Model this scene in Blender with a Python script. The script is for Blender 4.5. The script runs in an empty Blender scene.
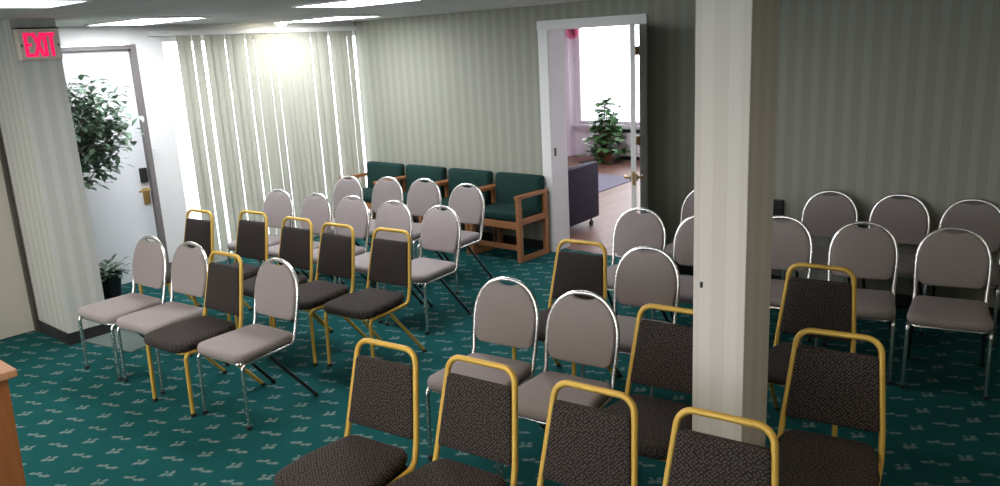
import bpy, bmesh, math, random
from mathutils import Vector, Matrix
random.seed(7)
PI = math.pi
SC = bpy.context.scene
COL = SC.collection

# ------------------------------------------------------------------ helpers
class MB:
    """collects shapes into one mesh"""
    def __init__(s):
        s.bm = bmesh.new()
    def quad(s, pts):
        vs = [s.bm.verts.new(p) for p in pts]
        return s.bm.faces.new(vs)
    def box(s, x0, x1, y0, y1, z0, z1, bev=0.0, M=None):
        r = bmesh.ops.create_cube(s.bm, size=1.0)
        vs = r['verts']
        for v in vs:
            v.co = Vector((x0 + (v.co.x + .5) * (x1 - x0), y0 + (v.co.y + .5) * (y1 - y0), z0 + (v.co.z + .5) * (z1 - z0)))
        if bev > 0:
            es = list({e for v in vs for e in v.link_edges})
            out = bmesh.ops.bevel(s.bm, geom=es, offset=bev, segments=2, profile=.6, affect='EDGES')
            vs = list(out['verts'])
        if M is not None:
            done = set()
            for v in vs:
                if v.is_valid and v not in done:
                    v.co = M @ v.co; done.add(v)
        return s
    def tube(s, pts, r, n=10, cap=True, radii=None):
        pts = [Vector(p) for p in pts]
        m = len(pts)
        tang = []
        for i in range(m):
            a = pts[max(i - 1, 0)]; b = pts[min(i + 1, m - 1)]
            tang.append((b - a).normalized())
        t0 = tang[0]
        up = Vector((1, 0, 0)) if abs(t0.x) < .8 else Vector((0, 1, 0))
        nrm = (up - t0 * up.dot(t0)).normalized()
        rings = []
        for i in range(m):
            if i > 0:
                nrm = (nrm - tang[i] * nrm.dot(tang[i])).normalized()
            bn = tang[i].cross(nrm)
            rr = radii[i] if radii else r
            rings.append([s.bm.verts.new(pts[i] + (nrm * math.cos(2 * PI * k / n) + bn * math.sin(2 * PI * k / n)) * rr) for k in range(n)])
        for i in range(m - 1):
            for k in range(n):
                s.bm.faces.new((rings[i][k], rings[i][(k + 1) % n], rings[i + 1][(k + 1) % n], rings[i + 1][k]))
        if cap:
            s.bm.faces.new(list(reversed(rings[0]))); s.bm.faces.new(rings[-1])
        return s
    def pad(s, outline, t, r, fmap, dome=.006, inset2=.03, back=True):
        """cushion from a 2D outline (ccw); fmap(u,v,n)->xyz"""
        prof = [(r, -t / 2), (r * .3, -t / 2 + r * .3), (0, -t / 2 + r), (0, t / 2 - r), (r * .3, t / 2 - r * .3), (r, t / 2)]
        rings = []
        for d, nn in prof:
            o = offset(outline, d)
            rings.append([s.bm.verts.new(fmap(u, v, nn)) for u, v in o])
        m = len(outline)
        cu = sum(u for u, v in outline) / m; cv = (min(v for u, v in outline) + max(v for u, v in outline)) / 2
        for k_ in (.88, .7, .45, .2):
            rings.append([s.bm.verts.new(fmap(cu + (u - cu) * k_, cv + (v - cv) * k_, t / 2 + dome * (1 - k_ * k_))) for u, v in o])
        for a, b in zip(rings[:-1], rings[1:]):
            for k in range(m):
                s.bm.faces.new((a[k], a[(k + 1) % m], b[(k + 1) % m], b[k]))
        s.bm.faces.new(list(reversed(rings[0])))
        cc = s.bm.verts.new(fmap(cu, cv, t / 2 + dome))
        for k in range(m): s.bm.faces.new((rings[-1][k], rings[-1][(k + 1) % m], cc))
        return s
    def lathe(s, prof, c, n=20):
        rings = [[s.bm.verts.new((c[0] + r * math.cos(2 * PI * k / n), c[1] + r * math.sin(2 * PI * k / n), c[2] + z)) for k in range(n)] for r, z in prof]
        for a, b in zip(rings[:-1], rings[1:]):
            for k in range(n):
                s.bm.faces.new((a[k], a[(k + 1) % n], b[(k + 1) % n], b[k]))
        s.bm.faces.new(list(reversed(rings[0]))); s.bm.faces.new(rings[-1])
        return s
    def leaf(s, base, d, nrm, L, W, fold=.25):
        base = Vector(base); d = Vector(d).normalized(); nrm = Vector(nrm)
        side = d.cross(nrm)
        if side.length < 1e-4: side = d.cross(Vector((1, 0, .3)))
        side.normalize(); up = side.cross(d).normalized()
        st = [(0, .12), (.3, .85), (.55, 1.0), (.8, .6), (1, .03)]
        L_, C_, R_ = [], [], []
        for t, w in st:
            c = base + d * (L * t) - up * (L * .22 * t * t)
            C_.append(s.bm.verts.new(c))
            L_.append(s.bm.verts.new(c + side * (W / 2 * w) + up * (W * fold * w * .5)))
            R_.append(s.bm.verts.new(c - side * (W / 2 * w) + up * (W * fold * w * .5)))
        for i in range(len(st) - 1):
            s.bm.faces.new((L_[i], C_[i], C_[i + 1], L_[i + 1]))
            s.bm.faces.new((C_[i], R_[i], R_[i + 1], C_[i + 1]))
    def build(s, name, m, parent=None, smooth=False, ang=40):
        if smooth != 'open':
            bmesh.ops.recalc_face_normals(s.bm, faces=s.bm.faces[:])
        me = bpy.data.meshes.new(name); s.bm.to_mesh(me); s.bm.free()
        if smooth:
            for p in me.polygons: p.use_smooth = True
            if smooth is True:
                me.set_sharp_from_angle(angle=math.radians(ang))
        me.materials.append(m)
        o = bpy.data.objects.new(name, me); COL.objects.link(o)
        if parent is not None: o.parent = parent
        return o

def offset(poly, d):
    if abs(d) < 1e-9: return list(poly)
    n = len(poly); out = []
    for i in range(n):
        ax, ay = poly[i - 1]; bx, by = poly[i]; cx, cy = poly[(i + 1) % n]
        e1 = Vector((bx - ax, by - ay)); e2 = Vector((cx - bx, cy - by))
        n1 = Vector((-e1.y, e1.x)); n2 = Vector((-e2.y, e2.x))
        if n1.length > 0: n1.normalize()
        if n2.length > 0: n2.normalize()
        nn = n1 + n2
        if nn.length < 1e-6: nn = n1
        nn.normalize()
        out.append((bx + nn.x * d, by + nn.y * d))
    return out

def round_poly(corners, radii, seg=6):
    """2D polygon (ccw) with filleted corners"""
    out = []; n = len(corners)
    for i in range(n):
        p = Vector(corners[i]); a = Vector(corners[i - 1]); b = Vector(corners[(i + 1) % n])
        u = (a - p).normalized(); v = (b - p).normalized()
        ang = u.angle(v); r = radii[i]
        t = r / math.tan(ang / 2)
        t = min(t, (a - p).length * .48, (b - p).length * .48); r = t * math.tan(ang / 2)
        c = p + (u + v).normalized() * (r / math.sin(ang / 2))
        s_ = p + u * t - c; e_ = p + v * t - c
        a0 = math.atan2(s_.y, s_.x); a1 = math.atan2(e_.y, e_.x)
        da = (a1 - a0 + PI) % (2 * PI) - PI
        for k in range(seg + 1):
            q = a0 + da * k / seg
            out.append((c.x + r * math.cos(q), c.y + r * math.sin(q)))
    return out

def fillet(pts, radii, seg=6):
    """3D polyline with rounded corners"""
    pts = [Vector(p) for p in pts]; out = [pts[0]]
    for i in range(1, len(pts) - 1):
        p = pts[i]; u = (pts[i - 1] - p); v = (pts[i + 1] - p)
        lu, lv = u.length, v.length; u.normalize(); v.normalize()
        ang = u.angle(v); r = radii[i - 1]
        if r <= 0 or ang > PI - .02: out.append(p); continue
        t = min(r / math.tan(ang / 2), lu * .49, lv * .49); r = t * math.tan(ang / 2)
        c = p + (u + v).normalized() * (r / math.sin(ang / 2))
        s_ = p + u * t - c; e_ = p + v * t - c
        tot = s_.angle(e_)
        for k in range(seg + 1):
            f = k / seg
            out.append(c + (s_ * math.sin((1 - f) * tot) + e_ * math.sin(f * tot)) / math.sin(tot))
    out.append(pts[-1]); return out

def tag(o, label=None, cat=None, group=None, kind=None):
    if label: o['label'] = label
    if cat: o['category'] = cat
    if group: o['group'] = group
    if kind: o['kind'] = kind
    return o
def empty(name, loc=(0, 0, 0), rz=0.0):
    o = bpy.data.objects.new(name, None); COL.objects.link(o)
    o.location = loc; o.rotation_euler = (0, 0, rz); o.empty_display_size = .1
    return o
KIDS = {}
def copy_tree(o, parent=None):
    c = o.copy(); COL.objects.link(c)
    if parent is not None: c.parent = parent
    for ch in list(o.children): copy_tree(ch, c)
    return c
def struct(o): o['kind'] = 'structure'; return o

# ------------------------------------------------------------------ materials
def new_mat(name):
    m = bpy.data.materials.new(name); m.use_nodes = True
    nt = m.node_tree; b = nt.nodes['Principled BSDF']
    return m, nt, b
def mat(name, col, rough=.6, metal=0.0, noise=0.0, nscale=40, spec=.5, bump=0.0):
    m, nt, b = new_mat(name)
    b.inputs['Base Color'].default_value = (*col, 1)
    b.inputs['Roughness'].default_value = rough; b.inputs['Metallic'].default_value = metal
    b.inputs['Specular IOR Level'].default_value = spec
    if noise > 0 or bump > 0:
        tc = nt.nodes.new('ShaderNodeTexCoord'); nz = nt.nodes.new('ShaderNodeTexNoise')
        nz.inputs['Scale'].default_value = nscale; nz.inputs['Detail'].default_value = 3
        nt.links.new(tc.outputs['Object'], nz.inputs['Vector'])
        if noise > 0:
            mx = nt.nodes.new('ShaderNodeMix'); mx.data_type = 'RGBA'
            mx.inputs['A'].default_value = (*[c * (1 - noise) for c in col], 1)
            mx.inputs['B'].default_value = (*[min(1, c * (1 + noise)) for c in col], 1)
            nt.links.new(nz.outputs['Fac'], mx.inputs['Factor']); nt.links.new(mx.outputs['Result'], b.inputs['Base Color'])
        if bump > 0:
            bp = nt.nodes.new('ShaderNodeBump'); bp.inputs['Strength'].default_value = bump; bp.inputs['Distance'].default_value = .002
            nt.links.new(nz.outputs['Fac'], bp.inputs['Height']); nt.links.new(bp.outputs['Normal'], b.inputs['Normal'])
    return m
class NT:
    """tiny node-math helper"""
    def __init__(s, nt): s.nt = nt
    def m(s, op, a, b=None, c=None):
        n = s.nt.nodes.new('ShaderNodeMath'); n.operation = op
        for i, v in enumerate((a, b, c)):
            if v is None: continue
            if isinstance(v, (int, float)): n.inputs[i].default_value = v
            else: s.nt.links.new(v, n.inputs[i])
        return n.outputs[0]
    def mix(s, f, A, B):
        n = s.nt.nodes.new('ShaderNodeMix'); n.data_type = 'RGBA'
        for k, v in (('Factor', f), ('A', A), ('B', B)):
            if isinstance(v, (int, float)): n.inputs[k].default_value = v
            elif isinstance(v, tuple): n.inputs[k].default_value = (*v, 1)
            else: s.nt.links.new(v, n.inputs[k])
        return n.outputs['Result']
    def pos(s):
        tc = s.nt.nodes.new('ShaderNodeTexCoord'); sp = s.nt.nodes.new('ShaderNodeSeparateXYZ')
        s.nt.links.new(tc.outputs['Object'], sp.inputs[0]); return sp.outputs, tc.outputs['Object']
    def noise(s, vec, scale, detail=3):
        n = s.nt.nodes.new('ShaderNodeTexNoise'); n.inputs['Scale'].default_value = scale; n.inputs['Detail'].default_value = detail
        s.nt.links.new(vec, n.inputs['Vector']); return n.outputs['Fac']

def wallpaper(name, dark, light, per=.125):
    m, nt, b = new_mat(name); h = NT(nt); (x, y, z), vec = h.pos()
    u = h.m('ADD', x, y)
    f = h.m('FRACT', h.m('DIVIDE', u, per))
    tri = h.m('ABSOLUTE', h.m('SUBTRACT', f, .5))
    w = nt.nodes.new('ShaderNodeMapRange'); w.interpolation_type = 'SMOOTHSTEP'
    nt.links.new(tri, w.inputs[0]); w.inputs[1].default_value = .22; w.inputs[2].default_value = .34
    f2 = h.m('FRACT', h.m('DIVIDE', u, per / 5))
    fine = h.m('MULTIPLY', h.m('LESS_THAN', f2, .3), .22)
    fac = h.m('ADD', h.m('MULTIPLY', w.outputs[0], .75), fine)
    nz = h.noise(vec, 9)
    fac = h.m('ADD', fac, h.m('MULTIPLY', h.m('SUBTRACT', nz, .5), .35))
    nt.links.new(h.mix(fac, dark, light), b.inputs['Base Color'])
    b.inputs['Roughness'].default_value = .75; b.inputs['Specular IOR Level'].default_value = .25
    return m

def carpet_mat():
    m, nt, b = new_mat('carpet'); h = NT(nt); (x, y, z), vec = h.pos()
    a = math.radians(6.6); ca, sa = math.cos(a), math.sin(a)
    x0, y0 = -4.742, 1.698
    dx = h.m('SUBTRACT', x, x0); dy = h.m('SUBTRACT', y, y0)
    u = h.m('ADD', h.m('MULTIPLY', dx, ca), h.m('MULTIPLY', dy, sa))
    v = h.m('SUBTRACT', h.m('MULTIPLY', dy, ca), h.m('MULTIPLY', dx, sa))
    # a little wobble makes the sprigs woven instead of stamped
    nzw = h.noise(vec, 60, 2)
    wob = h.m('MULTIPLY', h.m('SUBTRACT', nzw, .5), .020)
    PU, PV = .2485, .232
    def cell(off_u, off_v):
        uu = h.m('ADD', h.m('DIVIDE', u, PU), .5 + off_u); vv = h.m('ADD', h.m('DIVIDE', v, PV), .5 + off_v)
        lu = h.m('MULTIPLY', h.m('SUBTRACT', h.m('FRACT', uu), .5), PU)
        lv = h.m('MULTIPLY', h.m('SUBTRACT', h.m('FRACT', vv), .5), PV)
        return h.m('ADD', lu, wob), h.m('ADD', lv, wob)
    def ell(lu, lv, cx, cy, ang, la, lb):
        c, s = math.cos(ang), math.sin(ang)
        ex = h.m('SUBTRACT', lu, cx); ey = h.m('SUBTRACT', lv, cy)
        p = h.m('MULTIPLY', h.m('ADD', h.m('MULTIPLY', ex, c), h.m('MULTIPLY', ey, s)), 1 / la)
        q = h.m('MULTIPLY', h.m('SUBTRACT', h.m('MULTIPLY', ey, c), h.m('MULTIPLY', ex, s)), 1 / lb)
        return h.m('ADD', h.m('MULTIPLY', p, p), h.m('MULTIPLY', q, q))
    def motif(off, shapes):
        lu, lv = cell(*off); r = None
        for sh in shapes:
            e = ell(lu, lv, *sh); r = e if r is None else h.m('MINIMUM', r, e)
        return r
    A = motif((0, 0), [(-.045, -.010, .3, .020, .0125), (-.018, .008, .9, .016, .0115), (.018, -.002, -.3, .015, .010), (.045, .013, .4, .021, .0135), (.0, .0, .28, .055, .003)])
    B = motif((.5, .5), [(-.016, -.014, .9, .020, .014), (.014, .004, .5, .020, .0145), (.006, .031, 1.5, .016, .0115), (-.028, .014, 2.5, .014, .0095), (.0, .0, 1.1, .042, .003)])
    d = h.m('MINIMUM', A, B)
    mr = nt.nodes.new('ShaderNodeMapRange'); nt.links.new(d, mr.inputs[0])
    mr.inputs[1].default_value = .3; mr.inputs[2].default_value = 1.5; mr.inputs[3].default_value = 1; mr.inputs[4].default_value = 0
    nz = h.noise(vec, 260, 2); nz2 = h.noise(vec, 2.2, 3)
    base = h.mix(nz, (.003, .044, .045), (.009, .098, .094))
    base = h.mix(h.m('MULTIPLY', nz2, .5), base, (.004, .050, .052))
    sprig = h.mix(h.noise(vec, 14, 1), (.13, .25, .235), (.26, .25, .235))
    nt.links.new(h.mix(h.m('MULTIPLY', mr.outputs[0], .6), base, sprig), b.inputs['Base Color'])
    b.inputs['Roughness'].default_value = 1.0; b.inputs['Specular IOR Level'].default_value = .1
    bp = nt.nodes.new('ShaderNodeBump'); bp.inputs['Strength'].default_value = .4; bp.inputs['Distance'].default_value = .004
    nt.links.new(nz, bp.inputs['Height']); nt.links.new(bp.outputs['Normal'], b.inputs['Normal'])
    return m

def ceiling_mat():
    m, nt, b = new_mat('ceiling_tile'); h = NT(nt); (x, y, z), vec = h.pos()
    g = None
    for c, per in ((x, .61), (y, .61)):
        f = h.m('ABSOLUTE', h.m('SUBTRACT', h.m('FRACT', h.m('DIVIDE', c, per)), .5))
        l = h.m('GREATER_THAN', f, .48); g = l if g is None else h.m('MAXIMUM', g, l)
    nz = h.noise(vec, 30, 4)
    base = h.mix(nz, (.40, .40, .39), (.62, .62, .60))
    nt.links.new(h.mix(g, base, (.60, .60, .59)), b.inputs['Base Color']); b.inputs['Roughness'].default_value = .9
    return m

def dark_fabric():
    m, nt, b = new_mat('black_speckled_fabric'); h = NT(nt); (x, y, z), vec = h.pos()
    cb = nt.nodes.new('ShaderNodeCombineXYZ'); nt.links.new(x, cb.inputs[0]); nt.links.new(h.m('ADD', y, z), cb.inputs[1])
    vo = nt.nodes.new('ShaderNodeTexVoronoi'); vo.voronoi_dimensions = '2D'; vo.inputs['Scale'].default_value = 78; vo.inputs['Randomness'].default_value = .45
    mp = nt.nodes.new('ShaderNodeMapping'); mp.inputs['Rotation'].default_value = (0, 0, .7); nt.links.new(cb.outputs[0], mp.inputs['Vector'])
    nt.links.new(mp.outputs[0], vo.inputs['Vector'])
    f = nt.nodes.new('ShaderNodeMapRange'); nt.links.new(vo.outputs['Distance'], f.inputs[0])
    f.inputs[1].default_value = .18; f.inputs[2].default_value = .42; f.inputs[3].default_value = 1; f.inputs[4].default_value = 0
    nt.links.new(h.mix(h.m('MULTIPLY', f.outputs[0], .8), (.019, .015, .014), (.088, .073, .066)), b.inputs['Base Color'])
    b.inputs['Roughness'].default_value = .9; b.inputs['Specular IOR Level'].default_value = .2
    return m
def wood_mat(name, a, c, scale=6, rough=.45, axis=2):
    m, nt, b = new_mat(name); h = NT(nt)
    tc = nt.nodes.new('ShaderNodeTexCoord'); mp = nt.nodes.new('ShaderNodeMapping')
    sc = [9, 9, 9]; sc[axis] = .8; mp.inputs['Scale'].default_value = sc
    nt.links.new(tc.outputs['Object'], mp.inputs['Vector'])
    nz = h.noise(mp.outputs[0], scale, 4)
    nt.links.new(h.mix(nz, a, c), b.inputs['Base Color']); b.inputs['Roughness'].default_value = rough
    return m
def plank_mat():
    m, nt, b = new_mat('wood_plank_floor'); h = NT(nt); (x, y, z), vec = h.pos()
    row = h.m('FLOOR', h.m('DIVIDE', x, .12))
    wn = nt.nodes.new('ShaderNodeTexWhiteNoise'); wn.noise_dimensions = '1D'; nt.links.new(row, wn.inputs['W'])
    seam = h.m('LESS_THAN', h.m('FRACT', h.m('DIVIDE', x, .12)), .05)
    mp = nt.nodes.new('ShaderNodeMapping'); mp.inputs['Scale'].default_value = (12, 1, 1); nt.links.new(vec, mp.inputs['Vector'])
    nz = h.noise(mp.outputs[0], 4, 4)
    c = h.mix(h.m('MULTIPLY', h.m('ADD', wn.outputs[0], nz), .5), (.11, .045, .030), (.23, .11, .075))
    nt.links.new(h.mix(seam, c, (.05, .02, .015)), b.inputs['Base Color'])
    b.inputs['Roughness'].default_value = .5
    return m
def emit(name, col, s):
    m = bpy.data.materials.new(name); m.use_nodes = True; nt = m.node_tree
    nt.nodes.remove(nt.nodes['Principled BSDF']); e = nt.nodes.new('ShaderNodeEmission')
    e.inputs[0].default_value = (*col, 1); e.inputs[1].default_value = s
    nt.links.new(e.outputs[0], nt.nodes['Material Output'].inputs[0]); return m
def blind_mat():
    m, nt, b = new_mat('blind_fabric'); h = NT(nt); (x, y, z), vec = h.pos()
    col = h.mix(h.noise(vec, 55, 3), (.33, .33, .27), (.43, .43, .36))
    nt.links.new(col, b.inputs['Base Color']); b.inputs['Roughness'].default_value = .8
    tr = nt.nodes.new('ShaderNodeBsdfTranslucent'); nt.links.new(col, tr.inputs[0])
    mx = nt.nodes.new('ShaderNodeMixShader'); mx.inputs[0].default_value = .12
    nt.links.new(b.outputs[0], mx.inputs[1]); nt.links.new(tr.outputs[0], mx.inputs[2])
    nt.links.new(mx.outputs[0], nt.nodes['Material Output'].inputs[0]); return m
def glass_mat():
    m, nt, b = new_mat('window_glass')
    t = nt.nodes.new('ShaderNodeBsdfTransparent'); g = nt.nodes.new('ShaderNodeBsdfGlossy'); g.inputs['Roughness'].default_value = .03
    fr = nt.nodes.new('ShaderNodeFresnel'); fr.inputs[0].default_value = 1.3
    mx = nt.nodes.new('ShaderNodeMixShader'); nt.links.new(fr.outputs[0], mx.inputs[0])
    nt.links.new(t.outputs[0], mx.inputs[1]); nt.links.new(g.outputs[0], mx.inputs[2])
    nt.links.new(mx.outputs[0], nt.nodes['Material Output'].inputs[0]); return m
def leaf_mat(name, a, c):
    m, nt, b = new_mat(name); h = NT(nt); (x, y, z), vec = h.pos()
    col = h.mix(h.noise(vec, 18, 2), a, c); nt.links.new(col, b.inputs['Base Color']); b.inputs['Roughness'].default_value = .38
    return m

WALL = wallpaper('sage_wallpaper', (.272, .277, .232), (.325, .330, .280))
PILLAR = wallpaper('cream_wallpaper', (.60, .575, .54), (.66, .635, .60), per=.11)
ENTRY = wallpaper('pale_sage_wallpaper', (.42, .43, .40), (.50, .51, .48), per=.11)
CARPET = carpet_mat(); CEIL = ceiling_mat()
GREY = mat('grey_fabric', (.27, .236, .232), .9, noise=.18, nscale=160, spec=.2, bump=.3)
DARK = dark_fabric()
CHROME = mat('chrome', (.80, .79, .78), .27, 1.0)
GOLD = mat('gold_paint', (.56, .36, .065), .45, .2)
STEEL = mat('black_steel', (.02, .02, .022), .4, .3)
RUBBER = mat('black_rubber', (.012, .012, .012), .7)
WHITE = mat('white_paint', (.74, .74, .73), .45, noise=.04, nscale=8)
DOORW = mat('white_door_paint', (.72, .74, .76), .4, noise=.03, nscale=5)
CREAM = mat('cream_paint', (.46, .44, .38), .5, noise=.05, nscale=5)
LAV = mat('pale_plaster', (.76, .69, .75), .7, noise=.04, nscale=6)
BASEB = mat('dark_vinyl_base', (.018, .018, .018), .5)
DKFRAME = mat('dark_brown_frame', (.055, .045, .038), .45)
GYFRAME = mat('grey_brown_frame', (.17, .155, .15), .4)
GREEN = mat('green_upholstery', (.008, .034, .029), .85, noise=.3, nscale=120, spec=.2)
OAK = wood_mat('oak', (.25, .098, .035), (.40, .175, .070), axis=1)
OAKV = wood_mat('lectern_wood', (.20, .070, .022), (.34, .130, .045), axis=2)
OAKL = wood_mat('lectern_top_wood', (.36, .18, .09), (.46, .26, .14), axis=1)
PLANK = plank_mat()
BLIND = blind_mat(); GLASS = glass_mat()
BRASS = mat('brass', (.60, .40, .14), .3, .9)
BLACK = mat('black_plastic', (.012, .012, .013), .4)
LAMP = emit('lamp_diffuser', (.94, .95, 1.0), 20.0)
LAMPS = emit('dim_lamp_diffuser', (.94, .95, 1.0), 9.0)
FILLW = emit('warm_fill_diffuser', (1.0, .86, .70), 26.0)  # warm glow for the added fill panels behind the camera
FILLR = emit('right_fill_diffuser', (1.0, .84, .66), 9.5)  # weaker warm glow for the added fill panels over the right block
CAN = emit('downlight_lens', (1.0, .93, .72), 38.0)
REDL = emit('exit_letter_red', (1.0, .012, .09), 1.15)
SIGNF = mat('sign_face', (.55, .50, .46), .4, noise=.1, nscale=30)
SIGNB = mat('sign_housing', (.62, .55, .46), .5)
FICUS = leaf_mat('ficus_leaf', (.055, .115, .072), (.20, .29, .20))
PLANT = leaf_mat('plant_leaf', (.035, .120, .035), (.13, .30, .10))
BARK = mat('bark', (.12, .08, .05), .8, noise=.3, nscale=40)
SOIL = mat('soil', (.02, .014, .01), 1.0)
TERRA = mat('terracotta', (.30, .095, .05), .7)
PLAID = mat('dark_plaid_fabric', (.020, .016, .034), .9, noise=.6, nscale=9)
PINK = mat('pink_paper', (.88, .30, .45), .8)
MATG = mat('grey_mat_fibre', (.10, .135, .125), .95, noise=.25, nscale=50)
RUG = mat('slate_rug', (.15, .14, .19), .95, noise=.3, nscale=25)
ASPH = mat('pale_concrete', (.55, .55, .55), .9, noise=.1, nscale=3)

# ------------------------------------------------------------------ room
H = 2.44; D = 6.385; D2 = 6.385; XL = -7.70; XJ = -3.72
FX = -8.9
m = MB(); m.box(-7.9, 2.7, -2.7, 6.53, -.1, 0); m.box(XJ, 2.7, 6.53, 6.63, -.1, 0); struct(m.build('floor', CARPET))
m = MB(); m.box(-7.9, 2.7, -2.7, 6.68, H, H + .12); struct(m.build('ceiling', CEIL))
# left wall with exit door and window opening
DY0, DY1, DZ = 2.70, 3.665, 2.225
WY0, WY1, WZ0, WZ1 = 3.985, 6.60, .06, 2.33
m = MB()
m.box(XL - .2, XL, 2.53, DY0 - .05, 0, H); m.box(XL - .2, XL, DY0 - .05, DY1 + .05, DZ + .05, H)
m.box(XL - .2, XL, DY1 + .05, WY0, 0, H); m.box(XL - .2, XL, WY0, WY1, 0, WZ0); m.box(XL - .2, XL, WY0, WY1, WZ1, H); m.box(XL - .2, XL, WY1, D + .25, 0, H)
struct(m.build('wall_left', WHITE))
# wallpapered stub wall by the entry
CX = -6.413
m = MB(); m.box(-7.9, CX, 2.222, 2.53, 0, H); struct(m.build('wall_entry', ENTRY))
m = MB(); m.box(-7.0, CX + .008, 2.212, 2.222, 0, .095); m.box(CX, CX + .009, 2.212, 2.535, 0, .095); struct(m.build('baseboard_entry', BASEB))
m = MB(); m.box(-7.2, -7.0, -2.7, 1.12, 0, H); m.box(-7.2, -7.0, 1.12, 2.222, 2.15, H); struct(m.build('wall_side', CREAM))
d3 = MB(); d3.box(-7.13, -7.03, 1.17, 2.186, .01, 2.12); d3o = struct(d3.build('door_3', CREAM))
f = MB(); f.box(-7.14, -6.99, 2.186, 2.213, 0, 2.15); f.box(-7.14, -6.985, 1.12, 1.168, 0, 2.15); f.box(-7.14, -6.99, 1.168, 2.186, 2.122, 2.15)
f.build('door_frame', DKFRAME, d3o)
# back wall with doorway
OX0, OX1, OZ = -4.835, -3.805, 2.22
m = MB()
m.box(-7.70, OX0, D, D + .25, 0, H); m.box(OX0, OX1, D, D + .25, OZ, H); m.box(OX1, XJ, D, D + .25, 0, H)
struct(m.build('wall_back', WALL))
m = MB(); m.box(XJ, 2.7, D, D + .25, 0, H); struct(m.build('wall_back_right', WALL))
m = MB(); m.box(2.5, 2.7, -2.7, 6.68, 0, H); struct(m.build('wall_right', WALL))
GX0, GX1, GZ0, GZ1 = -5.6, -.6, .85, 2.2
m = MB(); m.box(-7.2, GX0, -2.7, -2.5, 0, H); m.box(GX1, 2.7, -2.7, -2.5, 0, H); m.box(GX0, GX1, -2.7, -2.5, 0, GZ0); m.box(GX0, GX1, -2.7, -2.5, GZ1, H); struct(m.build('wall_front', WALL))
w3 = struct(tag(empty('added_window_3', (0, -2.6, 0))))  # unseen window, added so daylight brightens the pillar and entry wall
m = MB()
for k in range(4):
    xa = GX0 + (GX1 - GX0 - .05) * k / 3; m.box(xa, xa + .05, -.03, .03, GZ0, GZ1)
m.box(GX0, GX1, -.028, .028, GZ0, GZ0 + .05); m.box(GX0, GX1, -.028, .028, GZ1 - .05, GZ1); m.build('window_frame', WHITE, w3)
m = MB()
for k in range(3):
    xa = GX0 + (GX1 - GX0 - .05) * k / 3; m.box(xa + .05, GX0 + (GX1 - GX0 - .05) * (k + 1) / 3, -.003, .003, GZ0 + .05, GZ1 - .05)
m.build('pane', GLASS, w3)
m = MB(); m.box(-7.7, -4.94, D - .01, D, 0, .095); m.box(-3.73, 2.5, D2 - .01, D2, 0, .095); struct(m.build('baseboard_back', BASEB))
# casing and jamb lining
m = MB()
for x0, x1 in ((-4.937, OX0 + .012), (OX1 - .004, -3.735)):
    m.box(x0, x1, D - .022, D, 0, OZ - .012, .005)
m.box(-4.945, -3.728, D - .024, D, OZ - .012, 2.293, .005)
m.box(OX0, OX0 + .014, D, D + .25, 0, OZ); m.box(OX1 - .014, OX1, D, D + .25, 0, OZ); m.box(OX0, OX1, D, D + .25, OZ - .014, OZ)
t1 = struct(m.build('trim_1', WHITE))
m = MB(); m.box(OX0 + .013, OX0 + .017, D + .03, D + .06, .98, 1.06); m.build('strike_plate', STEEL, t1)
# open inner door, swung away nearly edge-on
d2 = struct(tag(empty('door_2', (-3.862, 6.345, 0), math.radians(-58.74))))
m = MB(); m.box(0, .90, -.021, .021, .012, OZ - .02, .003); m.build('door_leaf', WHITE, d2)
for sgn in (-1, 1):
    h_ = MB(); h_.tube([(.84, sgn * .02, .985), (.84, sgn * .032, .985)], .030, 14)
    h_.tube(fillet([(.84, sgn * .03, .985), (.84, sgn * .068, .985), (.74, sgn * .070, .985)], [.012]), .010, 10)
    h_.build('door_handle', BRASS, d2, True)
m = MB(); m.box(.899, .903, -.012, .012, .93, 1.04); m.build('latch_plate', BRASS, d2)
for z in (.30, 1.18, 1.98):
    g = MB(); g.tube([(.0, .045, z - .04), (.0, .045, z + .04)], .008, 10); g.box(-.004, .05, .021, .025, z - .04, z + .04); g.box(-.010, .002, .025, .066, z - .04, z + .04)
    g.build('hinge', BRASS, d2)
# pillar (wallpapered square post)
PX0, PX1, PY0, PY1 = -1.452, -1.232, 2.83, 3.08
m = MB(); m.box(PX0, PX1, PY0, PY1, 0, H, .004); pil = struct(m.build('pillar', PILLAR))
m = MB(); zc = 1.128
m.box(-1.420, -1.410, PY0 - .004, PY0 + .001, zc - .012, zc + .012); m.build('nail_hole', STEEL, pil)

# exit door in left wall
d1 = struct(tag(empty('door_1', (XL, 0, 0))))
m = MB(); m.box(-.10, -.045, DY0, DY1, .01, DZ, .003); m.build('door_leaf', DOORW, d1)
m = MB(); m.box(-.12, .012, DY1, DY1 + .05, 0, DZ + .04); m.box(-.12, .012, DY0 - .05, DY0, 0, DZ + .04); m.box(-.12, .012, DY0, DY1, DZ, DZ + .04)
m.build('door_frame', GYFRAME, d1)
m = MB(); m.box(-.045, -.015, 3.58, 3.650, .96, 1.10, .006); m.build('lock_keypad', BLACK, d1)
m = MB(); m.box(-.045, -.032, 3.583, 3.650, .74, .90, .004); m.build('handle_plate', BRASS, d1)
m = MB(); m.tube([(-.035, 3.63, .885), (.02, 3.63, .885)], .013, 12)
m.tube(fillet([(.0, 3.63, .885), (.03, 3.63, .885), (.035, 3.52, .885)], [.015]), .010, 10); m.build('lever_handle', BRASS, d1, True)
sw = MB(); sw.box(XL, XL + .008, 3.735, 3.80, 1.16, 1.275, .003); swo = tag(sw.build('light_switch', WHITE), 'white wall plate switch between the exit door and the vertical blinds', 'light switch')
sw = MB(); sw.box(XL + .007, XL + .014, 3.758, 3.777, 1.20, 1.235, .002); sw.build('toggle', WHITE, swo)

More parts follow.
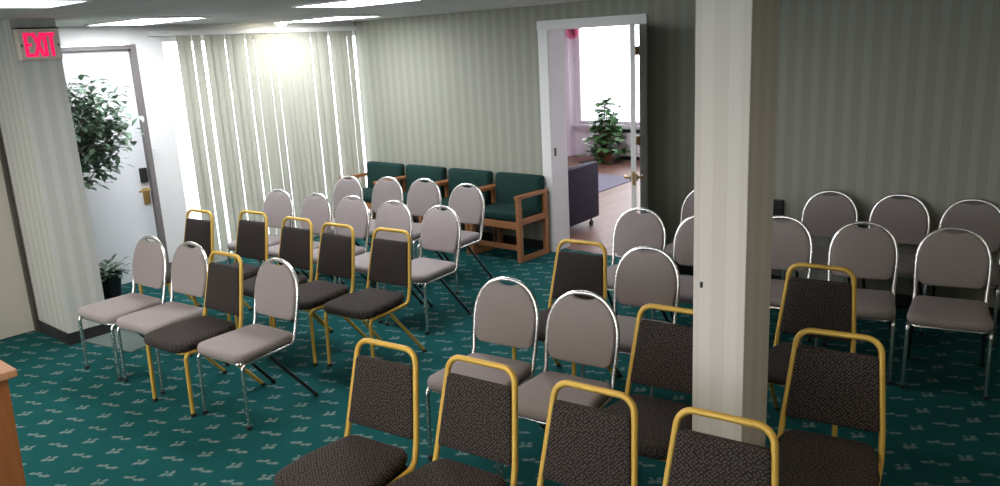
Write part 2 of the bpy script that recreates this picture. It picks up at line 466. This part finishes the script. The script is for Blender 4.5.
# window behind blinds
w1 = struct(tag(empty('window_1', (XL, 0, 0))))
m = MB(); fw = .05
m.box(-.16, -.09, WY0, WY0 + fw, WZ0, WZ1); m.box(-.16, -.09, WY1 - fw, WY1, WZ0, WZ1); m.box(-.16, -.09, WY0 + fw, WY1 - fw, WZ0, WZ0 + fw); m.box(-.16, -.09, WY0 + fw, WY1 - fw, WZ1 - fw, WZ1)
m.box(-.16, -.09, 5.13, 5.19, WZ0 + fw, WZ1 - fw)
m.build('window_frame', WHITE, w1)
m = MB(); m.box(-.128, -.122, WY0 + fw, 5.13, WZ0 + fw, WZ1 - fw); m.box(-.128, -.122, 5.19, WY1 - fw, WZ0 + fw, WZ1 - fw); m.build('pane', GLASS, w1)

# vertical blinds
vb = tag(empty('vertical_blinds', (XL + .04, 0, 0)), 'cream fabric vertical blinds covering the big window on the left wall', 'blinds')
m = MB(); m.box(-.03, .03, 3.84, 6.375, 2.335, 2.385, .004); m.build('headrail', WHITE, vb)
for y_ in (3.95, 6.2):
    m = MB(); m.box(-.04, -.03, y_, y_ + .05, 2.34, 2.38); m.build('bracket', STEEL, vb)
edges = [(4.115, 4.265), (4.280, 4.380), (4.408, 4.635), (4.645, 4.872), (4.886, 5.228), (5.246, 5.698), (5.717, 5.955), (5.984, 6.312)]
sw_ = .089
for a, b in edges:
    n = max(1, round((b - a - .01) / .078)); st = (b - a - sw_ * .97) / max(1, n - 1) if n > 1 else 0
    for k in range(n):
        yc = a + sw_ * .485 + st * k if n > 1 else (a + b) / 2
        ang = random.uniform(-.12, .22)
        m = MB(); P = []
        for i in range(7):
            t = (i / 6 - .5) * sw_
            xx = .006 * (1 - (2 * t / sw_) ** 2) + t * math.sin(ang) + (k % 2) * .006 - .003; yy = yc + t * math.cos(ang)
            P.append((xx, yy))
        zt, zb = 2.335, .05
        top = [m.bm.verts.new((x, y, zt)) for x, y in P]; bot = [m.bm.verts.new((x, y, zb)) for x, y in P]
        for i in range(6): m.bm.faces.new((bot[i], bot[i + 1], top[i + 1], top[i]))
        m.build('slat', BLIND, vb, 'open')

# ------------------------------------------------------------------ room beyond the doorway
Y2 = 12.30
m = MB(); m.box(-7.75, -3.55, 6.53, 9.0, -.1, -.002); m.box(-9.4, -3.55, 9.0, 12.5, -.1, -.002); struct(m.build('floor_next_room', PLANK))
m = MB(); m.box(-7.75, -3.55, D + .25, 9.0, 2.6, 2.7); m.box(-9.4, -3.55, 9.0, 12.5, 2.6, 2.7); struct(m.build('ceiling_next_room', LAV))
RX0, RX1, RZ0, RZ1 = -8.68, -4.2, .58, 2.36
m = MB(); m.box(-9.4, RX0, Y2, Y2 + .2, 0, 2.6); m.box(RX1, -3.4, Y2, Y2 + .2, 0, 2.6); m.box(RX0, RX1, Y2, Y2 + .2, 0, RZ0); m.box(RX0, RX1, Y2, Y2 + .2, RZ1, 2.6)
struct(m.build('wall_next_room_far', LAV))
m = MB(); m.box(-7.75, -7.65, D + .25, 9.0, 0, 2.6); m.box(-9.3, -7.75, 8.9, 9.0, 0, 2.6); m.box(-9.4, -9.3, 8.9, Y2, 0, 2.6); m.box(-3.75, -3.55, D + .25, Y2, 0, 2.6); m.box(-7.65, -3.75, D + .245, D + .25, H, 2.6); struct(m.build('wall_next_room_sides', LAV))
w2 = struct(tag(empty('window_2', (0, Y2, 0))))
m = MB(); m.box(RX0, RX0 + .06, .02, .10, RZ0, RZ1); m.box(RX1 - .06, RX1, .02, .10, RZ0, RZ1); m.box(RX0 + .06, RX1 - .06, .02, .10, RZ0, RZ0 + .06); m.box(RX0 + .06, RX1 - .06, .02, .10, RZ1 - .06, RZ1)
m.build('window_frame', LAV, w2)
m = MB(); m.box(RX0 + .06, RX1 - .06, .05, .056, RZ0 + .06, RZ1 - .06); m.build('pane', GLASS, w2)
m = MB(); m.box(RX0 - .05, RX1 + .05, -.10, .02, RZ0 - .04, RZ0); m.build('window_sill', LAV, w2)
# corner post beside the window
m = MB(); m.box(-8.93, -8.74, Y2 - .16, Y2, 0, 2.6); struct(m.build('trim_2', LAV))
# heater
ht = tag(empty('baseboard_heater', (-7.15, Y2 - .12, 0)), 'low pale baseboard heater under the next room window, beside the plant', 'heater')
m = MB(); m.box(-.62, .62, -.06, .08, .06, .48, .008); m.build('cover', LAV, ht)
m = MB(); m.box(-.64, .64, -.075, .085, .48, .54, .006); m.build('top_grille', STEEL, ht)
m = MB(); m.box(-.6, .6, -.05, .08, 0, .06); m.build('base', STEEL, ht)
# rug
m = MB(); m.box(-.45, .45, -.75, .75, 0, .012, .004)
rg = tag(m.build('rug', RUG), 'dark slate rug on the wood floor of the next room', 'rug'); rg.location = (-6.72, 9.85, -.002); rg.rotation_euler.z = math.radians(4)
# upholstered chair with casters seen from behind through the doorway
uc = tag(empty('upholstered_chair', (-5.42, 7.20, -.002), math.radians(5)), 'dark plaid upholstered low chair just inside the doorway, seen from behind', 'armchair')
m = MB(); m.box(.22, .34, -.46, .42, .10, .74, .03); m.build('backrest', PLAID, uc, True)
m = MB(); m.box(-.36, .225, -.33, .29, .20, .43, .03); m.build('seat', PLAID, uc, True)
for s_ in (-1, 1):
    m = MB(); y0 = -.46 if s_ < 0 else .30; m.box(-.36, .225, y0, y0 + .12, .10, .60, .03); m.build('armrest', PLAID, uc, True)
for sx in (-.28, .27):
    for sy in (-.38, .34):
        m = MB(); m.tube([(sx - .012, sy, .03), (sx + .012, sy, .03)], .03, 14); m.tube([(sx, sy, .04), (sx, sy, .11)], .008, 8); m.build('caster', RUBBER, uc, True)
# pink paper decoration
pk = tag(empty('paper_decoration', (-8.60, Y2 - .22, 2.22)), 'pink paper pom-pom decoration hanging by the far window of the next room', 'decoration')
m = MB()
for i in range(160):
    a = random.uniform(0, 2 * PI); z = random.uniform(-1, 1); r = math.sqrt(1 - z * z); v = Vector((r * math.cos(a), r * math.sin(a), z))
    m.leaf(v * .02, v, Vector((-v.y, v.x, .3)), .10, .06)
m.build('petals', PINK, pk, 'open')
m = MB(); m.tube([(0, 0, .0), (0, 0, .38)], .003, 6); m.build('string', WHITE, pk)

def pot_mb(c, r, h):
    m = MB(); m.lathe([(r * .72, 0), (r * .95, h * .82), (r * 1.05, h * .82), (r * 1.07, h), (r * .92, h), (r * .9, h * .88)], c, 24); return m
# plant in next room
pr = tag(empty('potted_plant', (-7.72, 11.72, -.002)), 'leafy green potted plant in a terracotta pot before the far window', 'plant')
pot_mb((0, 0, 0), .14, .22).build('pot', TERRA, pr, True)
m = MB(); m.lathe([(.12, .16), (.12, .19)], (0, 0, 0)); m.build('soil', SOIL, pr)
ms, ml = MB(), MB()
rnd = random.Random(3)
for i in range(46):
    a = rnd.uniform(0, 2 * PI); up = rnd.uniform(.02, .95); out = rnd.uniform(.05, .34) * (1.15 - up * .55)
    tip = Vector((out * math.cos(a), out * math.sin(a), .22 + up))
    ms.tube([(0.02 * math.cos(a), .02 * math.sin(a), .21), tip * .55 + Vector((0, 0, .18)), tip], .006, 6)
    for k in range(7):
        b_ = tip - Vector((0, 0, rnd.uniform(0, .28))); aa = rnd.uniform(0, 2 * PI)
        ml.leaf(b_, (math.cos(aa), math.sin(aa), rnd.uniform(-.3, .5)), (0, 0, 1), rnd.uniform(.14, .24), rnd.uniform(.09, .15))
ms.build('stem', BARK, pr, True); ml.build('foliage', PLANT, pr, 'open')

# ------------------------------------------------------------------ entry plants, mat, exit sign
fc = tag(empty('ficus_tree', (-7.22, 2.69, 0)), 'tall indoor fig tree with small dark leaves, in front of the white exit door', 'plant')
pot_mb((0, 0, 0), .14, .26).build('pot', BASEB, fc, True)
m = MB(); m.lathe([(.12, .19), (.12, .225)], (0, 0, 0)); m.build('soil', SOIL, fc)
rnd = random.Random(11)
mt, ml = MB(), MB()
mt.tube([(0, 0, .2), (.015, .01, .6), (-.01, .02, 1.0), (.02, .05, 1.35), (.0, .10, 1.8)], .016, 8, radii=[.018, .017, .015, .012, .006])
def inside(p):   # crown envelope, leaning towards the window
    q = (p - Vector((.05, .24, 1.62)));
    return (q.x / .34) ** 2 + (q.y / .36) ** 2 + (q.z / .40) ** 2
nb = 0
while nb < 80:
    p = Vector((rnd.uniform(-.36, .5), rnd.uniform(-.05, .69), rnd.uniform(1.10, 2.05)))
    if inside(p) > 1: continue
    nb += 1
    z0 = max(.9, p.z - rnd.uniform(.25, .45)); t_ = Vector((0, .03 + (z0 - .9) * .07, z0))
    mid = (p + t_) / 2 + Vector((0, 0, .06)); mt.tube([t_, mid, p], .0025, 5)
    dv = (p - t_).normalized()
    for k in range(15):
        s_ = t_ + (p - t_) * rnd.uniform(.45, 1.05) + Vector((rnd.gauss(0, .05), abs(rnd.gauss(0, .05)), rnd.gauss(0, .05)))
        a = rnd.uniform(0, 2 * PI)
        ml.leaf(s_, dv * .5 + Vector((math.cos(a), math.sin(a), rnd.uniform(-.9, .2))), (0, 0, 1), rnd.uniform(.075, .115), rnd.uniform(.042, .060))
mt.build('trunk', BARK, fc, True); ml.build('foliage', FICUS, fc, 'open')

sp = tag(empty('small_potted_plant', (-7.47, 3.02, 0)), 'small dark potted plant on the floor at the foot of the exit door', 'plant')
pot_mb((0, 0, 0), .11, .22).build('pot', BLACK, sp, True)
m = MB(); m.lathe([(.095, .16), (.095, .19)], (0, 0, 0)); m.build('soil', SOIL, sp)
ml = MB(); rnd = random.Random(5)
for i in range(90):
    a = rnd.uniform(0, 2 * PI); e = rnd.uniform(.0, 1.1); r0 = rnd.uniform(.0, .10); z0 = .19 + rnd.uniform(0, .14)
    ml.leaf((1.5 * r0 * math.cos(a), 1.5 * r0 * math.sin(a), z0), (math.cos(a) * math.cos(e), math.sin(a) * math.cos(e), math.sin(e) - .3), (0, 0, 1), rnd.uniform(.05, .09), .04)
ml.build('foliage', FICUS, sp, 'open')

m = MB(); m.box(-.30, .30, -.24, .24, 0, .010, .003)
dm = tag(m.build('floor_mat', MATG), 'light grey mat on the carpet under the two leftmost grey chairs', 'mat'); dm.location = (-6.16, 2.60, 0); dm.rotation_euler.z = math.radians(10)

ex = tag(empty('exit_sign', (CX, 2.378, 2.155)), 'red lettered EXIT sign on the striped wall end near the ceiling', 'sign')
m = MB(); m.box(.0, .05, -.143, .143, 0, .215, .004); m.build('housing', SIGNB, ex)
m = MB(); m.box(.05, .056, -.136, .136, .008, .200, .002); m.build('face', SIGNF, ex)
m = MB(); m.box(.0, .058, -.145, .145, .215, .222); m.build('top_cap', BLACK, ex)
lt = MB()
def bar(y0, z0, y1, z1, w=.018):
    y0, y1 = y0 * .9 - .004, y1 * .9 - .004
    d = Vector((0, y1 - y0, z1 - z0)); n_ = Vector((0, -d.z, d.y)).normalized() * w / 2
    a_ = Vector((.056, y0, z0)); b_ = Vector((.056, y1, z1)); th = Vector((.003, 0, 0))
    q = [a_ - n_, a_ + n_, b_ + n_, b_ - n_]
    v0 = [lt.bm.verts.new(p) for p in q]; v1 = [lt.bm.verts.new(p + th) for p in q]
    lt.bm.faces.new(v1); lt.bm.faces.new(list(reversed(v0)))
    for i in range(4): lt.bm.faces.new((v0[i], v0[(i + 1) % 4], v1[(i + 1) % 4], v1[i]))
def letter(name, strokes):
    global lt
    lt = MB()
    for s_ in strokes: bar(*s_)
    lt.build(name, REDL, ex)
zb, zt = .022, .186; zm = (zb + zt) / 2
# text reads along +y as seen from +x
letter('letter_e', [(-.100, zb, -.100, zt, .022), (-.108, zt - .010, -.052, zt - .010, .021), (-.108, zm, -.060, zm, .019), (-.108, zb + .010, -.052, zb + .010, .021)])
letter('letter_x', [(-.040, zb, .020, zt, .023), (-.040, zt, .020, zb, .023)])
letter('letter_i', [(.042, zb, .042, zt, .023)])
letter('letter_t', [(.062, zt - .010, .122, zt - .010, .021), (.092, zb, .092, zt - .01, .023)])
m = MB()
for s_ in (-1, 1):
    y0 = s_ * .124; v = [m.bm.verts.new((.0565, y0 + s_ * .007, .10)), m.bm.verts.new((.0565, y0 - s_ * .006, .117)), m.bm.verts.new((.0565, y0 - s_ * .006, .083))]; m.bm.faces.new(v)
m.build('arrow', STEEL, ex, 'open')

# small black box on the recessed wall behind pillar
bx_ = tag(empty('wall_box', (-2.525, D2, .612)), 'small black box low on the wall just right of the pillar', 'wall box')
m = MB(); m.box(-.06, .06, -.05, 0, 0, .135, .006); m.build('case', BLACK, bx_)
m = MB(); m.box(-.045, .045, -.054, -.049, .02, .115, .002); m.build('front_panel', STEEL, bx_)

# lectern corner at lower left
lc = tag(empty('lectern', (-3.43, .575, 0)), 'orange-brown wooden lectern whose corner shows at the lower left edge', 'lectern')
m = MB()
w0, w1 = .262, .285
b4 = [(-w0, -w0, .06), (w0, -w0, .06), (w0, w0, .06), (-w0, w0, .06)]; t4 = [(-w1, -w1, 1.02), (w1, -w1, 1.02), (w1, w1, 1.02), (-w1, w1, 1.02)]
vb_ = [m.bm.verts.new(p) for p in b4]; vt_ = [m.bm.verts.new(p) for p in t4]
m.bm.faces.new(list(reversed(vb_))); m.bm.faces.new(vt_)
for i in range(4): m.bm.faces.new((vb_[i], vb_[(i + 1) % 4], vt_[(i + 1) % 4], vt_[i]))
m.build('body', OAKV, lc)
m = MB(); m.box(-.305, .305, -.315, .315, 1.02, 1.05, .006); m.build('top', OAKL, lc)
m = MB(); m.box(-.27, .27, -.27, .27, 0, .06, .005); m.build('base', OAKV, lc)

# ------------------------------------------------------------------ stacking chairs
LEAN = .085 / .4
def yb(z): return .19 + LEAN * (z - .45)
def arch_oval(hw=.198, zs=.65, ztop=.870, n=22):
    pts = []
    for k in range(n + 1):
        a = PI * k / n; c, s_ = math.cos(a), math.sin(a)
        e = 2 / 2.25
        x = hw * (abs(c) ** e) * (1 if c >= 0 else -1); z = zs + (ztop - zs) * (abs(s_) ** e)
        pts.append((-x, z))
    return pts       # left to right over the top
def oval_chair():
    r = .0118
    root = empty('oval_back_chair')
    hoop2 = [(-.191, .48), (-.196, .56)] + arch_oval() + [(.196, .56), (.191, .48)]
    hoop = [(x, yb(z), z) for x, z in hoop2]
    path = fillet([(-.206, -.16, .392), (-.194, .165, .392), (-.191, yb(.48), .48)], [.05], 6) + [Vector(p) for p in hoop[1:-1]] + fillet([(.191, yb(.48), .48), (.194, .165, .392), (.206, -.16, .392)], [.05], 6)
    MB().tube(path, r, 10).build('back_frame', CHROME, root, True)
    for s_ in (-1, 1):
        m = MB(); m.tube(fillet([(s_ * .206, -.16, .392), (s_ * .209, -.222, .392), (s_ * .211, -.232, .012)], [.035]), r, 10); lg = m.build('leg', CHROME, root, True)
        m = MB(); m.tube([(s_ * .211, -.232, 0), (s_ * .211, -.232, .022)], .0155, 10); m.build('glide', RUBBER, lg, True)
        m = MB(); m.tube([(s_ * .182, -.02, .384), (s_ * .208, .285, .012)], .0112, 10); lg = m.build('leg', STEEL, root, True)
        m = MB(); m.tube([(s_ * .2056, .287, 0), (s_ * .2046, .281, .022)], .0150, 10); m.build('glide', RUBBER, lg, True)
    m = MB()
    m.box(-.185, .185, -.19, .15, .386, .404); m.build('seat_frame', STEEL, root)
    MB().tube(fillet([(-.203, -.15, .392), (-.180, -.222, .392), (.180, -.222, .392), (.203, -.15, .392)], [.04, .04]), .009, 8).build('front_rail', CHROME, root, True)
    ol = round_poly([(-.224, -.252), (.224, -.252), (.196, .195), (-.196, .195)], [.075, .075, .055, .055], 6)
    MB().pad(ol, .056, .020, lambda u, v, n: (u, v, .431 + n - .10 * max(0, -v - .12) ** 1.5), .010, .05).build('seat', GREY, root, True, 60)
    # backrest fills the hoop, with a scooped hand slot at the top
    inner = offset(list(reversed(arch_oval())), .0085) if False else [(x * .968, .65 + (z - .65) * .975) for x, z in arch_oval(n=44)]
    pts = []
    for x, z in reversed(inner):                       # right to left over top = ccw
        if z > .80 and abs(x) < .066:
            q = 1 - (x / .066) ** 2; z = min(z, z - .027 * max(q, 0) ** .8)
        pts.append((x, z))
    ol = [(-.176, .545), (-.150, .522), (0, .520), (.150, .522), (.176, .545)] + pts
    MB().pad(ol, .034, .010, lambda u, v, n: (u, yb(v) - n - .004, v + n * .2), .006, .03).build('backrest', GREY, root, True, 55)
    return root
def gold_chair():
    r = .0128
    root = empty('gold_frame_chair')
    P = [(-.204, -.16, .395), (-.197, .170, .395), (-.192, yb(.50), .50), (-.160, yb(.872), .872), (.160, yb(.872), .872), (.192, yb(.50), .50), (.197, .170, .395), (.204, -.16, .395)]
    MB().tube(fillet(P, [.06, 0, .062, .062, 0, .06], 8), r, 10).build('back_frame', GOLD, root, True)
    for s_ in (-1, 1):
        m = MB(); m.tube(fillet([(s_ * .204, -.16, .395), (s_ * .206, -.222, .395), (s_ * .210, -.232, .012)], [.035]), r, 10); lg = m.build('leg', GOLD, root, True)
        m = MB(); m.tube([(s_ * .210, -.232, 0), (s_ * .210, -.232, .022)], .0165, 10); m.build('glide', RUBBER, lg, True)
        m = MB(); m.tube([(s_ * .186, -.02, .387), (s_ * .208, .285, .012)], .0118, 10); lg = m.build('leg', GOLD, root, True)
        m = MB(); m.tube([(s_ * .2076, .287, 0), (s_ * .2066, .281, .022)], .0155, 10); m.build('glide', RUBBER, lg, True)
    m = MB()
    m.box(-.185, .185, -.19, .15, .389, .407); m.build('seat_frame', STEEL, root)
    MB().tube(fillet([(-.202, -.15, .395), (-.180, -.224, .395), (.180, -.224, .395), (.202, -.15, .395)], [.04, .04]), .0095, 8).build('front_rail', GOLD, root, True)
    ol = round_poly([(-.216, -.272), (.216, -.272), (.216, -.05), (.168, .190), (-.168, .190), (-.216, -.05)], [.085, .085, .14, .06, .06, .14], 6)
    MB().pad(ol, .060, .024, lambda u, v, n: (u, v, .436 + n - .10 * max(0, -v - .12) ** 1.5), .010, .055).build('seat', DARK, root, True, 60)
    ol = round_poly([(-.183, .505), (.183, .505), (.156, .805), (-.156, .805)], [.012, .012, .018, .018], 4)
    MB().pad(ol, .034, .010, lambda u, v, n: (u, yb(v) - n - .003, v + n * .2), .006, .03).build('backrest', DARK, root, True, 55)
    return root

GO, GG = 'grey oval-back stacking chairs', 'gold-framed black stacking chairs'
LO = 'grey oval-back chair '; LG = 'gold-framed black chair '
CH = [
('o', -5.6, 2.334, 5.5, LO + 'nearest the striped wall end, left end of the left front row'),
('o', -5.125, 2.391, 7.0, LO + 'second from left in the left front row'),
('g', -4.625, 2.345, 4.0, LG + 'between two grey chairs in the left front row'),
('o', -4.185, 2.444, 5.0, LO + 'at the right end of the left front row'),
('g', -6.177, 3.048, 6.4, LG + 'nearest the exit door, left end of second left row'),
('g', -5.684, 3.24, 5.8, LG + 'second from left of the five in the second left row'),
('g', -5.126, 3.262, 4.1, LG + 'in the middle of the five in the second left row'),
('g', -4.649, 3.274, 3.6, LG + 'fourth from left of the five in the second left row'),
('g', -4.144, 3.358, 6.2, LG + 'at the aisle end of the second left row'),
('o', -6.419, 3.997, 6.9, LO + 'at the blinds end of the third left row'),
('o', -5.903, 4.032, 3.0, LO + 'second from the blinds in the third left row'),
('o', -5.464, 4.099, 5.9, LO + 'in the middle of the five in the third left row'),
('o', -4.944, 4.113, 6.0, LO + 'fourth from the blinds in the third left row'),
('o', -4.431, 4.144, 4.2, LO + 'at the aisle end of the third left row'),
('o', -6.39, 4.81, 6.4, LO + 'at the blinds end of the row before the green armchairs'),
('o', -5.95, 4.945, 5.8, LO + 'second from the blinds in the row before the green armchairs'),
('o', -5.515, 5.034, 7.8, LO + 'second from the aisle in the row before the green armchairs'),
('o', -4.941, 5.001, 5.0, LO + 'at the aisle end of the row before the green armchairs'),
('g', -2.485, 1.833, 7.4, LG + 'at the left end of the front row nearest the camera'),
('g', -2.015, 1.912, 6.0, LG + 'second from left in the front row nearest the camera'),
('g', -1.504, 1.953, 5.9, LG + 'third from left in the front row nearest the camera'),
('g', -1.021, 2.01, 6.6, LG + 'in nearest row, directly before the pillar foot'),
('o', -2.662, 2.867, 8.0, LO + 'at the aisle end of the second right row'),
('o', -2.18, 2.883, 7.0, LO + 'second from the aisle in the second right row'),
('g', -1.688, 2.886, 6.7, LG + 'immediately left of the pillar, partly hidden behind it'),
('g', -0.956, 2.963, 9.6, LG + 'immediately right of the pillar, lower right of photo'),
('g', -2.783, 3.72, 5.9, LG + 'at the aisle end of the third right row, before the doorway'),
('o', -2.342, 3.807, 8.9, LO + 'beside the gold-framed chair that stands before the doorway'),
('g', -1.37, 3.897, 6.1, LG + 'right of the pillar in the third right row'),
('o', -2.96, 4.763, 9.8, LO + 'nearest the doorway, overlapping the open door edge'),
('o', -2.446, 4.768, 12.0, LO + 'cut by the left edge of the pillar in the fourth right row'),
('o', -1.968, 4.966, 13.0, LO + 'cut by the right edge of the pillar in the fourth right row'),
('o', -1.457, 5.038, 13.0, LO + 'second from right end in the fourth right row'),
('o', -0.963, 5.118, 11.8, LO + 'at the right end of the fourth right row'),
('o', -2.92, 5.701, 5.8, LO + 'farthest back left of the pillar, mostly hidden by the pillar'),
('o', -2.015, 5.972, 6.1, LO + 'first right of the pillar in the last row by the wall'),
('o', -1.54, 6.04, 5.1, LO + 'second right of the pillar in the last row by the wall'),
('o', -1.065, 6.06, 5.9, LO + 'cut by the right photo edge in the last row by the wall'),
]
protoO, protoG = oval_chair(), gold_chair()
used = set()
for kd, x, y, th, lab in CH:
    p_ = protoO if kd == 'o' else protoG
    o = p_ if kd not in used else copy_tree(p_)
    used.add(kd)
    o.location = (x, y, 0); o.rotation_euler = (0, 0, math.radians(th))
    tag(o, lab, 'chair', GO if kd == 'o' else GG)

# ------------------------------------------------------------------ green armchairs along the back wall
def armchair():
    root = empty('wooden_armchair')
    hw = .312; yf, yr = -.235, .235          # y towards the wall is +
    for s_ in (-1, 1):
        x0, x1 = (s_ * hw - .022, s_ * hw + .022) if s_ < 0 else (s_ * hw - .022, s_ * hw + .022)
        m = MB(); m.box(x0, x1, yf, yf + .05, 0, .63, .005); m.build('leg', OAK, root)
        m = MB(); m.box(x0, x1, yr - .05, yr, 0, .64, .005); m.build('leg', OAK, root)
        m = MB(); m.box(x0 - .004, x1 + .004, yf - .01, yr + .01, .63, .665, .006); m.build('armrest', OAK, root)
        m = MB(); m.box(x0 + .004, x1 - .004, yf + .05, yr - .05, .37, .43, .004); m.build('side_rail', OAK, root)
        m = MB(); m.box(x0 + .004, x1 - .004, yf + .05, yr - .05, .0, .05, .004); m.build('bottom_rail', OAK, root)
    m = MB(); m.box(-hw + .022, hw - .022, yf + .005, yf + .04, .33, .40, .004); m.build('front_rail', OAK, root)
    m = MB(); m.box(-hw + .022, hw - .022, yf + .06, yf + .09, .10, .15, .004); m.build('stretcher', OAK, root)
    m = MB(); m.box(-hw + .022, hw - .022, yr - .045, yr - .02, .33, .40, .004); m.build('rear_rail', OAK, root)
    ol = round_poly([(-.286, -.225), (.286, -.225), (.286, .15), (-.286, .15)], [.03] * 4, 4)
    MB().pad(ol, .10, .03, lambda u, v, n: (u, v, .448 + n), .012, .06).build('seat', GREEN, root, True, 60)
    ol = round_poly([(-.286, .43), (.286, .43), (.305, .80), (-.305, .80)], [.03] * 4, 4)
    MB().pad(ol, .09, .028, lambda u, v, n: (u, .185 + .12 * (v - .6) - n, v), .010, .05).build('backrest', GREEN, root, True, 60)
    return root
ar = armchair()
for i, (x, z, lab) in enumerate([(-7.23, 0, 'green armchair with wooden arms in the corner beside the vertical blinds'),
        (-6.545, 0, 'green armchair with wooden arms, second from the corner by the blinds'),
        (-5.86, 0, 'green armchair with wooden arms, second from the doorway on the back wall'),
        (-5.175, 0, 'green armchair with wooden arms next to the doorway, its side frame in full view')]):
    o = ar if i == 0 else copy_tree(ar)
    o.location = (x, 6.075, 0); tag(o, lab, 'armchair', 'green wooden armchairs along the back wall')

# ------------------------------------------------------------------ lamps
def troffer(x, y, lx, ly, lab, lm=LAMP, zc=H):
    t = tag(empty('ceiling_light', (x, y, zc)), lab, 'ceiling light', 'recessed ceiling lights')
    m = MB(); w = .02; hx, hy = lx / 2, ly / 2
    m.box(-hx, hx, -hy, -hy + w, -.014, 0); m.box(-hx, hx, hy - w, hy, -.014, 0); m.box(-hx, -hx + w, -hy + w, hy - w, -.014, 0); m.box(hx - w, hx, -hy + w, hy - w, -.014, 0)
    m.build('frame', WHITE, t)
    m = MB(); m.box(-hx + w, hx - w, -hy + w, hy - w, -.010, 0); m.build('diffuser', lm, t)
troffer(-6.80, 3.40, 1.1, .55, 'bright ceiling panel nearest the exit door, above the white header')
troffer(-6.88, 5.35, 1.1, .55, 'bright ceiling panel before the blinds, near the back corner')
troffer(-4.45, 3.86, 1.1, .55, 'bright ceiling panel at the top edge, right of the blinds corner')
troffer(-4.75, 1.42, .55, 1.1, 'bright ceiling panel at the top left photo corner', LAMPS)
troffer(-5.5, .0, 1.1, .55, 'added fill panel on the ceiling over the open floor, unseen', FILLW)  # added fill light for the front face of the entry wall
troffer(-1.3, -.9, 1.1, .55, 'added fill panel on the ceiling at the right behind the camera, unseen', FILLW)  # added to warm and brighten the front of the pillar
troffer(-2.35, 1.25, 1.1, .55, 'added fill panel on the ceiling above the nearest gold-framed chairs, unseen', FILLR)  # unseen panel added to lift the seats of the nearest right rows
troffer(.95, 2.75, 1.1, .55, 'added fill panel on the ceiling over the right end of the rows, unseen', FILLR)  # added fill for the pillar's right side and the right-hand chairs
troffer(-6.6, 10.2, 1.1, .55, 'added fill panel on the next room ceiling near its window, unseen', LAMP, 2.6)  # unseen panel, added to brighten the next room
troffer(-5.2, 7.9, 1.1, .55, 'added fill panel on the next room ceiling just past the doorway, unseen', LAMP, 2.6)  # second added panel, lightens the next room behind the doorway
dl = tag(empty('downlight', (-7.38, 5.15, H)), 'round warm downlight washing the top of the blinds', 'ceiling light')
m = MB(); m.lathe([(.075, -.012), (.085, -.012), (.085, 0), (.075, 0)], (0, 0, 0)); m.build('trim_ring', WHITE, dl, True)
m = MB(); m.lathe([(.015, -.050), (.045, -.040), (.062, -.020), (.068, 0)], (0, 0, 0)); m.build('lens', CAN, dl, True)

# ------------------------------------------------------------------ outside ground, sky, camera
m = MB(); m.box(-40, -7.95, -10, 40, -.25, -.12); m.box(-7.95, 10, 12.55, 40, -.25, -.12); m.box(-7.95, 10, -30, -2.75, -.25, -.12); struct(m.build('ground', ASPH))
W = bpy.data.worlds.new('sky'); SC.world = W; W.use_nodes = True
W.node_tree.nodes['Background'].inputs[0].default_value = (.90, .95, 1.0, 1); W.node_tree.nodes['Background'].inputs[1].default_value = 7.0

f_px, yaw, pitch, roll, hc = 802.099, -.71806, .24371, -.05150, 2.1036
cy, sy = math.cos(yaw), math.sin(yaw)
fw_ = Vector((sy * math.cos(pitch), cy * math.cos(pitch), -math.sin(pitch))); r_ = Vector((cy, -sy, 0)); u_ = r_.cross(fw_)
c_, s_ = math.cos(roll), math.sin(roll)
R_ = c_ * r_ + s_ * u_; U_ = -s_ * r_ + c_ * u_
M = Matrix(((R_.x, U_.x, -fw_.x, 0), (R_.y, U_.y, -fw_.y, 0), (R_.z, U_.z, -fw_.z, hc), (0, 0, 0, 1)))
cd = bpy.data.cameras.new('camera'); cam = bpy.data.objects.new('camera', cd); COL.objects.link(cam)
cam.matrix_world = M; cd.sensor_fit = 'HORIZONTAL'; cd.sensor_width = 36; cd.lens = f_px / 1000 * 36; cd.clip_start = .05
SC.camera = cam
SC.view_settings.view_transform = 'Standard'; SC.view_settings.look = 'None'; SC.view_settings.gamma = 1; SC.view_settings.use_curve_mapping = False
SC.view_settings.exposure = 0.35
SC.cycles.use_denoising = True
SC.cycles.sample_clamp_indirect = 4.0
